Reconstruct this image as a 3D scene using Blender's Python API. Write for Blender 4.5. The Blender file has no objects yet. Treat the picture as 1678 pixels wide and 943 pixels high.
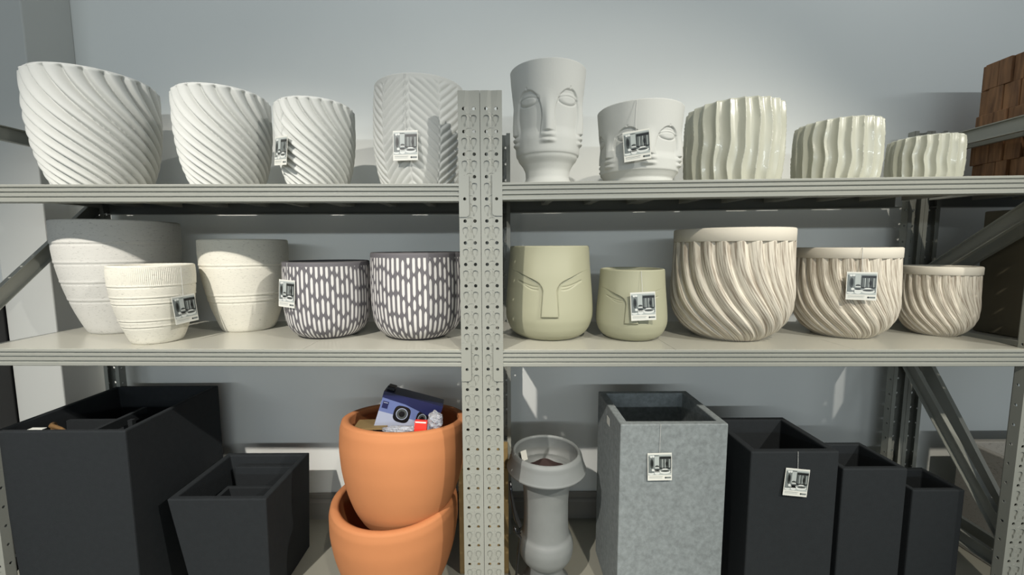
import bpy, bmesh, math, random
import numpy as np
from mathutils import Vector, Matrix
R_ = math.radians
random.seed(7)
S = bpy.context.scene
COL = S.collection

# ------------------------------------------------------------------ camera model
W, H = 1678, 943
F = 680.0
PITCH = math.atan(66.5 / F)
ROLL = R_(0.30)
ZC = 1.133
SHX = 17.0
YF = 1.13          # front plane of the shelving
YB = 1.57          # back plane of the shelving
YW = 1.64          # wall

fwd = Vector((0, math.cos(PITCH), -math.sin(PITCH)))
r0 = Vector((1, 0, 0)); u0 = Vector((0, math.sin(PITCH), math.cos(PITCH)))
rgt = r0 * math.cos(ROLL) - u0 * math.sin(ROLL)
upv = r0 * math.sin(ROLL) + u0 * math.cos(ROLL)

def ray(px, py):
    a = (px - (W / 2 - SHX)) / F
    b = -(py - H / 2) / F
    return (fwd + rgt * a + upv * b)

def Pz(px, py, z):
    d = ray(px, py)
    return Vector((0, 0, ZC)) + d * ((z - ZC) / d.z)

def P(px, py, Y):
    d = ray(px, py)
    return Vector((0, 0, ZC)) + d * (Y / d.y)

cam = bpy.data.cameras.new('camera')
co = bpy.data.objects.new('camera', cam); COL.objects.link(co)
cam.sensor_fit = 'HORIZONTAL'; cam.sensor_width = 36.0
cam.lens = F / W * 36.0
cam.shift_x = SHX / W
cam.clip_start = 0.02
m = Matrix.Identity(4)
for i in range(3):
    m[i][0] = rgt[i]; m[i][1] = upv[i]; m[i][2] = -fwd[i]
m[2][3] = ZC
co.matrix_world = m
S.camera = co

# ------------------------------------------------------------------ materials
def sr(c):
    return tuple(((x / 255) / 12.92 if x / 255 <= 0.04045 else ((x / 255 + 0.055) / 1.055) ** 2.4) for x in c) + (1.0,)

class NT:
    def __init__(s, name):
        s.m = bpy.data.materials.new(name); s.m.use_nodes = True
        s.n = s.m.node_tree.nodes; s.l = s.m.node_tree.links
        s.b = s.n['Principled BSDF']
    def node(s, t, **k):
        n = s.n.new(t)
        for a, v in k.items():
            setattr(n, a, v)
        return n
    def link(s, a, b): s.l.new(a, b)
    def math(s, op, a, b=None, c=None):
        n = s.node('ShaderNodeMath', operation=op)
        for i, v in enumerate((a, b, c)):
            if v is None: continue
            if isinstance(v, (int, float)): n.inputs[i].default_value = v
            else: s.link(v, n.inputs[i])
        return n.outputs[0]
    def mix(s, f, a, b):
        n = s.node('ShaderNodeMix', data_type='RGBA')
        for i, v in ((0, f), (6, a), (7, b)):
            if isinstance(v, (int, float, tuple)): n.inputs[i].default_value = v
            else: s.link(v, n.inputs[i])
        return n.outputs[2]

def pmat(name, col, rough=0.6, spec=0.4, metal=0.0, var=0.06, scale=18.0, bump=0.0, bscale=120.0, coat=0.0):
    t = NT(name)
    tc = t.node('ShaderNodeTexCoord')
    no = t.node('ShaderNodeTexNoise'); no.inputs['Scale'].default_value = scale; no.inputs['Detail'].default_value = 4
    t.link(tc.outputs['Object'], no.inputs['Vector'])
    lo = tuple(max(0, c * (1 - var * 1.5)) for c in col[:3]) + (1,)
    hi = tuple(min(1, c * (1 + var)) for c in col[:3]) + (1,)
    t.link(t.mix(no.outputs[0], lo, hi), t.b.inputs['Base Color'])
    t.b.inputs['Roughness'].default_value = rough
    t.b.inputs['Specular IOR Level'].default_value = spec
    t.b.inputs['Metallic'].default_value = metal
    t.b.inputs['Coat Weight'].default_value = coat
    if bump:
        n2 = t.node('ShaderNodeTexNoise'); n2.inputs['Scale'].default_value = bscale; n2.inputs['Detail'].default_value = 3
        t.link(tc.outputs['Object'], n2.inputs['Vector'])
        bp = t.node('ShaderNodeBump'); bp.inputs['Strength'].default_value = bump; bp.inputs['Distance'].default_value = 0.002
        t.link(n2.outputs[0], bp.inputs['Height']); t.link(bp.outputs[0], t.b.inputs['Normal'])
    return t.m

def speckle_mat(name, col, dark, rough=0.8):
    """chalky white stone look: tiny pits, faint horizontal streaks"""
    t = NT(name)
    tc = t.node('ShaderNodeTexCoord')
    mp = t.node('ShaderNodeMapping'); mp.inputs['Scale'].default_value = (1, 1, 3.2)
    t.link(tc.outputs['Object'], mp.inputs['Vector'])
    n1 = t.node('ShaderNodeTexNoise'); n1.inputs['Scale'].default_value = 95; n1.inputs['Detail'].default_value = 5
    n1.inputs['Roughness'].default_value = 0.7
    t.link(mp.outputs[0], n1.inputs['Vector'])
    mask = t.node('ShaderNodeMapRange'); mask.inputs[1].default_value = 0.575; mask.inputs[2].default_value = 0.69
    t.link(n1.outputs[0], mask.inputs[0])
    n2 = t.node('ShaderNodeTexNoise'); n2.inputs['Scale'].default_value = 14
    t.link(mp.outputs[0], n2.inputs['Vector'])
    base = t.mix(n2.outputs[0], tuple(c * 0.93 for c in col[:3]) + (1,), col)
    mk = t.math('MULTIPLY', mask.outputs[0], 0.75)
    t.link(t.mix(mk, base, dark), t.b.inputs['Base Color'])
    bp = t.node('ShaderNodeBump'); bp.inputs['Strength'].default_value = 0.45; bp.inputs['Distance'].default_value = 0.0015
    bp.invert = True
    t.link(n1.outputs[0], bp.inputs['Height']); t.link(bp.outputs[0], t.b.inputs['Normal'])
    t.b.inputs['Roughness'].default_value = rough
    return t.m

def concrete_mat(name, col):
    t = NT(name)
    tc = t.node('ShaderNodeTexCoord')
    n1 = t.node('ShaderNodeTexNoise'); n1.inputs['Scale'].default_value = 62; n1.inputs['Detail'].default_value = 9
    n1.inputs['Roughness'].default_value = 0.65; n1.inputs['Distortion'].default_value = 0.25
    t.link(tc.outputs['Object'], n1.inputs['Vector'])
    mr = t.node('ShaderNodeMapRange'); mr.inputs[1].default_value = 0.32; mr.inputs[2].default_value = 0.68
    t.link(n1.outputs[0], mr.inputs[0])
    t.link(t.mix(mr.outputs[0], tuple(c * 0.76 for c in col[:3]) + (1,), tuple(c * 1.2 for c in col[:3]) + (1,)), t.b.inputs['Base Color'])
    bp = t.node('ShaderNodeBump'); bp.inputs['Strength'].default_value = 0.25; bp.inputs['Distance'].default_value = 0.002
    t.link(n1.outputs[0], bp.inputs['Height']); t.link(bp.outputs[0], t.b.inputs['Normal'])
    t.b.inputs['Roughness'].default_value = 0.75
    return t.m

def dash_mat(name, base, white, N, M):
    """staggered raised white dashes, from the pot's own wrap coordinates"""
    t = NT(name)
    uv = t.node('ShaderNodeUVMap'); uv.uv_map = 'wrap'
    sp = t.node('ShaderNodeSeparateXYZ'); t.link(uv.outputs[0], sp.inputs[0])
    x = t.math('MULTIPLY', sp.outputs[0], float(N))
    col = t.math('FLOOR', x); fx = t.math('SUBTRACT', t.math('FRACT', x), 0.5)
    wn = t.node('ShaderNodeTexWhiteNoise', noise_dimensions='1D'); t.link(col, wn.inputs['W'])
    alt = t.math('MULTIPLY', t.math('FRACT', t.math('MULTIPLY', col, 0.5)), 1.0)
    off = t.math('ADD', t.math('MULTIPLY', wn.outputs['Value'], 0.55), alt)
    y = t.math('ADD', t.math('MULTIPLY', sp.outputs[1], float(M)), off)
    row = t.math('FLOOR', y); fr = t.math('FRACT', y)
    cmb = t.node('ShaderNodeCombineXYZ'); t.link(col, cmb.inputs[0]); t.link(row, cmb.inputs[1])
    w2 = t.node('ShaderNodeTexWhiteNoise', noise_dimensions='2D'); t.link(cmb.outputs[0], w2.inputs['Vector'])
    split = t.math('ADD', t.math('MULTIPLY', w2.outputs['Value'], 0.26), 0.37)   # each row: a long and a short dash
    # distance to the nearest gap (at 0, split, 1) in row units
    d0 = fr; d1 = t.math('ABSOLUTE', t.math('SUBTRACT', fr, split)); d2 = t.math('SUBTRACT', 1.0, fr)
    d = t.math('MINIMUM', t.math('MINIMUM', d0, d1), d2)
    endf = t.math('DIVIDE', d, 0.11)
    endc = t.math('MINIMUM', endf, 1.0)
    wid = t.math('MULTIPLY', t.math('SQRT', t.math('MAXIMUM', t.math('SUBTRACT', t.math('MULTIPLY', endc, 1.35), 0.38), 0.0)), 0.30)
    ax = t.math('ABSOLUTE', fx)
    ms = t.math('MULTIPLY', t.math('SUBTRACT', wid, ax), 14.0)
    ms.node.use_clamp = True
    edge = t.math('MULTIPLY', t.math('SUBTRACT', 0.955, sp.outputs[1]), 120.0); edge.node.use_clamp = True
    low = t.math('MULTIPLY', t.math('SUBTRACT', sp.outputs[1], 0.02), 120.0); low.node.use_clamp = True
    mask = t.math('MULTIPLY', t.math('MULTIPLY', ms, edge), low)
    t.link(t.mix(mask, base, white), t.b.inputs['Base Color'])
    bp = t.node('ShaderNodeBump'); bp.inputs['Strength'].default_value = 0.5; bp.inputs['Distance'].default_value = 0.002
    t.link(mask, bp.inputs['Height']); t.link(bp.outputs[0], t.b.inputs['Normal'])
    t.b.inputs['Roughness'].default_value = 0.7
    return t.m

def carved_mat(name, light, dark, N):
    """fine carved grooves following the twist of the ridges (wrap2 coordinates are already twisted)"""
    t = NT(name)
    uv = t.node('ShaderNodeUVMap'); uv.uv_map = 'wrap'
    mp = t.node('ShaderNodeMapping'); mp.inputs['Scale'].default_value = (N * 8.0, 3.0, 1)
    t.link(uv.outputs[0], mp.inputs['Vector'])
    n1 = t.node('ShaderNodeTexNoise'); n1.inputs['Scale'].default_value = 1.0; n1.inputs['Detail'].default_value = 3
    n1.inputs['Roughness'].default_value = 0.55; n1.inputs['Distortion'].default_value = 0.1
    t.link(mp.outputs[0], n1.inputs['Vector'])
    mr = t.node('ShaderNodeMapRange'); mr.inputs[1].default_value = 0.36; mr.inputs[2].default_value = 0.56
    t.link(n1.outputs[0], mr.inputs[0])
    t.link(t.mix(mr.outputs[0], dark, light), t.b.inputs['Base Color'])
    bp = t.node('ShaderNodeBump'); bp.inputs['Strength'].default_value = 0.45; bp.inputs['Distance'].default_value = 0.002
    t.link(mr.outputs[0], bp.inputs['Height']); t.link(bp.outputs[0], t.b.inputs['Normal'])
    t.b.inputs['Roughness'].default_value = 0.8
    return t.m

M = {}
M['wall'] = pmat('wall_paint', sr((224, 225, 220)), 0.85, 0.2, var=0.02, scale=3, bump=0.05, bscale=60)
M['pillar'] = pmat('pillar_paint', sr((184, 185, 180)), 0.7, 0.3, var=0.02, scale=4)
M['base'] = pmat('skirting_paint', sr((124, 121, 114)), 0.6, 0.3, var=0.03)
M['floor'] = pmat('floor_concrete', sr((142, 140, 128)), 0.55, 0.3, var=0.06, scale=5)
M['steel'] = pmat('painted_steel', sr((140, 141, 133)), 0.34, 0.5, var=0.02, scale=6)
M['deck'] = pmat('deck_steel', sr((180, 178, 166)), 0.22, 0.5, var=0.03, scale=5)
M['matte_white'] = pmat('matte_white_clay', sr((186, 187, 182)), 0.75, 0.3, var=0.02, scale=9, bump=0.08, bscale=160)
M['rib_white'] = pmat('white_swirl_clay', sr((192, 193, 188)), 0.7, 0.3, var=0.03, scale=12, bump=0.1, bscale=140)
M['gloss_white'] = pmat('glazed_white', sr((172, 172, 157)), 0.28, 0.5, var=0.015, scale=8, coat=0.15)
M['speckle'] = speckle_mat('pitted_white_stone', sr((200, 198, 191)), sr((136, 134, 129)))
M['speckle_cream'] = speckle_mat('pitted_cream_stone', sr((214, 210, 196)), sr((152, 147, 136)))
M['dash'] = dash_mat('dashed_glaze', sr((96, 93, 96)), sr((205, 202, 198)), 58, 2.1)
M['dash_b'] = dash_mat('dashed_glaze_tall', sr((96, 93, 96)), sr((205, 202, 198)), 58, 2.4)
M['dash_in'] = pmat('dark_grey_glaze', sr((86, 84, 84)), 0.7, 0.3, var=0.04)
M['sage'] = pmat('sage_glaze', sr((160, 159, 135)), 0.5, 0.35, var=0.02, scale=8)
M['beige'] = carved_mat('carved_beige_clay', sr((213, 205, 189)), sr((150, 138, 122)), 24)
M['beige_rim'] = pmat('smooth_beige_rim', sr((208, 201, 186)), 0.75, 0.25, var=0.02)
M['terra'] = pmat('terracotta', sr((184, 121, 78)), 0.75, 0.25, var=0.05, scale=7, bump=0.06, bscale=90)
M['black'] = pmat('black_fibre_clay', sr((37, 40, 42)), 0.8, 0.22, var=0.10, scale=60, bump=0.18, bscale=300)
M['concrete'] = concrete_mat('grey_cast_concrete', sr((124, 130, 130)))
M['urn'] = pmat('grey_stone_finish', sr((116, 119, 117)), 0.5, 0.4, var=0.08, scale=20, bump=0.06)
M['granite'] = speckle_mat('granite_mix', sr((146, 143, 136)), sr((60, 58, 55)))
M['olive'] = pmat('olive_brown_board', sr((104, 98, 82)), 0.6, 0.3, var=0.05)
M['card'] = pmat('brown_cardboard', sr((126, 106, 70)), 0.85, 0.2, var=0.08, scale=25)
M['white_card'] = pmat('glossy_white_card', sr((214, 213, 204)), 0.25, 0.5, var=0.01)
M['ink'] = pmat('print_black', sr((24, 26, 26)), 0.3, 0.5, var=0.02)
M['grey1'] = pmat('print_dark_grey', sr((64, 68, 66)), 0.3, 0.5, var=0.15, scale=140)
M['grey2'] = pmat('print_mid_grey', sr((112, 118, 116)), 0.3, 0.5, var=0.12, scale=140)
M['grey3'] = pmat('print_light_grey', sr((168, 174, 170)), 0.3, 0.5, var=0.05, scale=140)
M['grey4'] = pmat('print_pale', sr((206, 208, 203)), 0.3, 0.5, var=0.02)
M['cord'] = pmat('tag_cord', sr((200, 200, 195)), 0.6, 0.3)
M['navy'] = pmat('navy_print', sr((24, 28, 70)), 0.35, 0.5, var=0.06, scale=20)
M['steelblue'] = pmat('blue_grey_print', sr((92, 104, 148)), 0.35, 0.5, var=0.06, scale=10)
M['silver'] = pmat('silver_print', sr((150, 156, 174)), 0.35, 0.5, var=0.03)
M['gloss_black'] = pmat('gloss_black_plastic', sr((22, 22, 24)), 0.15, 0.6, var=0.02)
M['red'] = pmat('red_label', sr((222, 52, 40)), 0.4, 0.5, var=0.03)
M['twig'] = pmat('brown_twig', sr((120, 92, 58)), 0.8, 0.2, var=0.1)
M['dark_in'] = pmat('urn_hole_shade', sr((60, 48, 46)), 0.9, 0.1, var=0.1)  # dark tone painted for the shade inside the urn's tube

def clear_plastic():
    t = NT('clear_plastic_wrap')
    t.b.inputs['Base Color'].default_value = (0.9, 0.92, 0.95, 1)
    t.b.inputs['Roughness'].default_value = 0.08
    t.b.inputs['Transmission Weight'].default_value = 0.75
    t.b.inputs['IOR'].default_value = 1.3
    tc = t.node('ShaderNodeTexCoord')
    v = t.node('ShaderNodeTexVoronoi'); v.inputs['Scale'].default_value = 110
    t.link(tc.outputs['Object'], v.inputs['Vector'])
    bp = t.node('ShaderNodeBump'); bp.inputs['Strength'].default_value = 1.0; bp.inputs['Distance'].default_value = 0.006
    t.link(v.outputs['Distance'], bp.inputs['Height']); t.link(bp.outputs[0], t.b.inputs['Normal'])
    return t.m
M['clear'] = clear_plastic()

def wood_mosaic():
    t = NT('brown_wood_blocks')
    tc = t.node('ShaderNodeTexCoord')
    mp = t.node('ShaderNodeMapping'); mp.inputs['Scale'].default_value = (9, 9, 1.2)
    t.link(tc.outputs['Object'], mp.inputs['Vector'])
    n1 = t.node('ShaderNodeTexNoise'); n1.inputs['Scale'].default_value = 7; n1.inputs['Detail'].default_value = 5; n1.inputs['Distortion'].default_value = 0.6
    t.link(mp.outputs[0], n1.inputs['Vector'])
    mr = t.node('ShaderNodeMapRange'); mr.inputs[1].default_value = 0.3; mr.inputs[2].default_value = 0.7
    t.link(n1.outputs[0], mr.inputs[0])
    t.link(t.mix(mr.outputs[0], sr((90, 61, 38)), sr((146, 106, 70))), t.b.inputs['Base Color'])
    t.b.inputs['Roughness'].default_value = 0.7
    return t.m
M['wood'] = wood_mosaic()

# ------------------------------------------------------------------ object helpers
def tag(o, label=None, cat=None, group=None, kind=None):
    if label: o['label'] = label
    if cat: o['category'] = cat
    if group: o['group'] = group
    if kind: o['kind'] = kind
    return o

def empty(name, loc, rz=0):
    o = bpy.data.objects.new(name, None); COL.objects.link(o)
    o.location = loc; o.rotation_euler = (0, 0, rz); o.empty_display_size = 0.05
    return o

def link_mesh(name, me, mats, parent=None, loc=(0, 0, 0), smooth=False):
    o = bpy.data.objects.new(name, me); COL.objects.link(o)
    for mm in (mats if isinstance(mats, (list, tuple)) else [mats]):
        me.materials.append(mm)
    o.location = loc
    if parent: o.parent = parent
    if smooth:
        me.polygons.foreach_set('use_smooth', [True] * len(me.polygons))
    return o

class MB:
    """collects verts and faces of ONE mesh"""
    def __init__(s): s.v = []; s.f = []; s.mi = []
    def add(s, vs, fs, mi=0):
        k = len(s.v); s.v += [tuple(v) for v in vs]
        for f in fs: s.f.append(tuple(i + k for i in f)); s.mi.append(mi)
    def quad(s, a, b, c, d, mi=0): s.add([a, b, c, d], [(0, 1, 2, 3)], mi)
    def box(s, x0, x1, y0, y1, z0, z1, mi=0):
        s.add([(x0, y0, z0), (x1, y0, z0), (x1, y1, z0), (x0, y1, z0), (x0, y0, z1), (x1, y0, z1), (x1, y1, z1), (x0, y1, z1)],
              [(0, 3, 2, 1), (4, 5, 6, 7), (0, 1, 5, 4), (1, 2, 6, 5), (2, 3, 7, 6), (3, 0, 4, 7)], mi)
    def extr(s, prof, a, b, ux, uz, mi=0, caps=True):
        """profile points (p,q) swept from a to b; p along ux, q along uz"""
        n = len(prof); a = Vector(a); b = Vector(b); ux = Vector(ux); uz = Vector(uz)
        vs = [a + ux * p + uz * q for p, q in prof] + [b + ux * p + uz * q for p, q in prof]
        fs = [(i, (i + 1) % n, n + (i + 1) % n, n + i) for i in range(n)]
        if caps: fs += [tuple(range(n))[::-1], tuple(range(n, 2 * n))]
        s.add(vs, fs, mi)
    def tube(s, pts, r, n=8, mi=0):
        pts = [Vector(p) for p in pts]; base = len(s.v); rr = r if isinstance(r, (list, tuple)) else [r] * len(pts)
        vs = []; fs = []
        for k, p in enumerate(pts):
            t = (pts[min(k + 1, len(pts) - 1)] - pts[max(k - 1, 0)]).normalized()
            q = t.to_track_quat('Z', 'Y')
            for i in range(n):
                a = 2 * math.pi * i / n
                vs.append(p + q @ Vector((math.cos(a) * rr[k], math.sin(a) * rr[k], 0)))
        for k in range(len(pts) - 1):
            for i in range(n):
                fs.append((k * n + i, k * n + (i + 1) % n, (k + 1) * n + (i + 1) % n, (k + 1) * n + i))
        fs.append(tuple(range(n))[::-1]); fs.append(tuple(range((len(pts) - 1) * n, len(pts) * n)))
        s.add(vs, fs, mi)
    def build(s, name, mats, parent=None, loc=(0, 0, 0), smooth=False, bevel=0.0, segs=2):
        me = bpy.data.meshes.new(name); me.from_pydata(s.v, [], s.f)
        me.polygons.foreach_set('material_index', s.mi)
        bm = bmesh.new(); bm.from_mesh(me)
        bmesh.ops.remove_doubles(bm, verts=bm.verts, dist=1e-6)
        bmesh.ops.recalc_face_normals(bm, faces=bm.faces)
        bm.to_mesh(me); bm.free()
        o = link_mesh(name, me, mats, parent, loc, smooth)
        if bevel:
            md = o.modifiers.new('bevel', 'BEVEL'); md.width = bevel; md.segments = segs; md.limit_method = 'ANGLE'; md.angle_limit = R_(35)
        return o

# ------------------------------------------------------------------ setting
b = MB(); b.box(-4.2, 4.6, -3.2, YW + 0.1, -0.1, 0.0)
tag(b.build('floor', M['floor']), kind='structure')
b = MB(); b.box(-4.2, 4.6, YW, YW + 0.1, 0, 3.2)
tag(b.build('wall_back', M['wall']), kind='structure')
b = MB()
b.extr([(0, 0.025), (0, 0.115), (-0.006, 0.12), (-0.012, 0.115), (-0.012, 0.098), (-0.006, 0.094), (-0.012, 0.088), (-0.016, 0.08), (-0.016, 0.025)],
       (-1.6, YW, 0), (4.6, YW, 0), (0, 1, 0), (0, 0, 1))
b.box(-1.6, 4.6, YW - 0.004, YW, 0.0, 0.026)
tag(b.build('baseboard_back', M['base']), kind='structure')
# pillar at the left end of the back wall
pl = P(20, 600, 1.47).x; pr = P(75, 380, 1.47).x
b = MB(); b.box(pl, pr, 1.47, YW, 0, 3.2)
tag(b.build('wall_left', M['pillar'], bevel=0.004), kind='structure')

# ------------------------------------------------------------------ shelving
def zline(x0, y0, x1, y1):
    a = P(x0, y0, YF); c = P(x1, y1, YF)
    k = (c.z - a.z) / (c.x - a.x)
    return lambda X: a.z + k * (X - a.x)
ZS = {('l', 'mid'): zline(5, 572.5, 740, 574.5), ('r', 'mid'): zline(850, 574.5, 1670, 573.8),
      ('l', 'top'): zline(5, 302.7, 740, 301.5), ('r', 'top'): zline(850, 299.0, 1670, 288)}
ZS[('n', 'mid')] = lambda X: ZS[('r', 'mid')](1.55); ZS[('n', 'top')] = lambda X: ZS[('r', 'top')](1.55)
PITCHH = 0.0585
POSTW = 0.0575; POSTD = 0.028
ZTOP = P(787, 148, YF).z

def ring_rect(mb, x0, x1, z0, z1, loop, cx, cz, Tf, depth, cap):
    """flat rect with a star-shaped hole; Tf maps (x, z, depth) to space"""
    angs = sorted(set([round(math.atan2(pz - cz, px - cx), 5) for px, pz in loop] +
                      [round(math.atan2(zc - cz, xc - cx), 5) for xc in (x0, x1) for zc in (z0, z1)]))
    lp = sorted([(math.atan2(pz - cz, px - cx), math.hypot(px - cx, pz - cz)) for px, pz in loop])
    la = [a for a, _ in lp]; lr = [r for _, r in lp]
    la2 = [la[-1] - 2 * math.pi] + la + [la[0] + 2 * math.pi]; lr2 = [lr[-1]] + lr + [lr[0]]
    def hole_r(a): return float(np.interp(a, la2, lr2))
    def box_r(a):
        c, s = math.cos(a), math.sin(a); r = 1e9
        if c > 1e-9: r = min(r, (x1 - cx) / c)
        if c < -1e-9: r = min(r, (x0 - cx) / c)
        if s > 1e-9: r = min(r, (z1 - cz) / s)
        if s < -1e-9: r = min(r, (z0 - cz) / s)
        return r
    n = len(angs); vs = []; fs = []
    for k, rf in enumerate((box_r, hole_r, hole_r)):
        for a in angs:
            r = rf(a); vs.append(Tf(cx + r * math.cos(a), cz + r * math.sin(a), depth if k == 2 else 0.0))
    for i in range(n):
        j = (i + 1) % n
        fs.append((i, j, n + j, n + i)); fs.append((n + i, n + j, 2 * n + j, 2 * n + i))
    if cap: fs.append(tuple(range(2 * n, 3 * n)))
    mb.add(vs, fs)

def circ(cx, cz, r, n=10): return [(cx + r * math.cos(2 * math.pi * i / n + .2), cz + r * math.sin(2 * math.pi * i / n + .2)) for i in range(n)]
def tear(cx, cz, s, mir):
    pts = [(-.0, .0155), (.0055, .0145), (.0085, .009), (.0075, .003), (.0040, -.004), (.0048, -.0125), (.0028, -.0155), (.0002, -.013), (-.0012, -.006), (-.006, .001), (-.0075, .008), (-.0055, .0135)]
    return [(cx + mir * p * s, cz + q * s) for p, q in pts]

def post_mesh(zlo, ztop, first_hole):
    """perforated open upright, front face at y=0, from zlo to ztop"""
    mb = MB(); w = POSTW; hw = w / 2
    front = lambda x, z, d: (x, d + (0.0018 if abs(x) < 1e-6 else 0.0), z)
    holes = []
    z = first_hole
    while z > zlo + 0.05:
        holes.append(z); z -= PITCHH
    for side in (-1, 1):
        x0, x1 = (-hw, 0.0) if side < 0 else (0.0, hw)
        cx = side * hw * 0.46
        zt = ztop
        for h in holes:
            zb = h - PITCHH * 0.22
            ring_rect(mb, x0, x1, zb, zt, circ(cx, h, 0.0047), cx, h, front, 0.003, False)
            zk = h - PITCHH * 0.54; zb2 = h - PITCHH * 0.84
            ring_rect(mb, x0, x1, zb2, zb, tear(cx, zk, 1.0, side * -1), cx + side * 0.001, zk + 0.004, front, 0.0032, True)
            zt = zb2
        mb.add([(x0, 0, zlo), (x1, 0, zlo), (x1, 0, zt), (x0, 0, zt)], [(0, 1, 2, 3)])
    # flanks with holes, return lips
    for side in (-1, 1):
        fl = lambda x, z, d, side=side: (side * (hw - d), x, z)
        zt = ztop
        for h in holes:
            zb = h - PITCHH / 2
            ring_rect(mb, 0.0, POSTD, zb, zt, circ(POSTD * .55, h, 0.0042), POSTD * .55, h, fl, 0.002, False); zt = zb
        mb.add([fl(0, zlo, 0), fl(POSTD, zlo, 0), fl(POSTD, zt, 0), fl(0, zt, 0)], [(0, 1, 2, 3)])
        xa, xb = (side * hw, side * (hw - 0.014))
        mb.box(min(xa, xb), max(xa, xb), POSTD - 0.002, POSTD, zlo, ztop)
    return mb

beam_prof = [(0.030, 0.0), (-0.001, 0.0), (-0.003, -0.002), (-0.003, -0.006), (0.0015, -0.0085), (0.0015, -0.011), (-0.003, -0.0135), (-0.003, -0.018),
             (0.0015, -0.0205), (0.0015, -0.0235), (-0.003, -0.026), (-0.003, -0.031), (0.0010, -0.0335), (0.0010, -0.0355), (-0.002, -0.038), (-0.002, -0.0455),
             (0.0, -0.047), (0.030, -0.047), (0.030, -0.044), (0.004, -0.044), (0.004, -0.004), (0.030, -0.004)]

def connector(mb, xa, xb, ztop_, zbot, y, inner, pc, side):
    """folded end plate hooked over half of a post, pierced in line with the post's holes; its inner lower corner is rounded"""
    x0, x1 = min(xa, xb), max(xa, xb); r = 0.009; t = 0.003
    hx = pc + side * POSTW / 2 * 0.46
    hs = [h for h in (h0 - k * PITCHH for k in range(30)) if zbot + .016 < h < ztop_ - .012]
    zc_ = hs[-1] - .012
    zt = ztop_
    for i, h in enumerate(hs):
        zb = (h + hs[i + 1]) / 2 if i + 1 < len(hs) else zc_
        ring_rect(mb, x0, x1, zb, zt, circ(hx, h, 0.0043), hx, h, lambda x, z, d: (x, y - t + d, z), 0.004, False); zt = zb
    pts = [(x0, zc_), (x1, zc_)]
    if inner == 'r':
        pts += [(x1, zbot + r)] + [(x1 - r + r * math.cos(a), zbot + r - r * math.sin(a)) for a in (R_(30), R_(60))] + [(x1 - r, zbot), (x0, zbot)]
    else:
        pts += [(x1, zbot), (x0 + r, zbot)] + [(x0 + r - r * math.sin(a), zbot + r - r * math.cos(a)) for a in (R_(30), R_(60))] + [(x0, zbot + r)]
    n = len(pts)
    mb.add([(p, y - t, q) for p, q in pts], [tuple(range(n))])
    out = [(x0, ztop_), (x1, ztop_)] + pts[2:]; n = len(out)
    mb.add([(p, y - t, q) for p, q in out] + [(p, y + .0005, q) for p, q in out], [(i, (i + 1) % n, n + (i + 1) % n, n + i) for i in range(n)])

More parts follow.
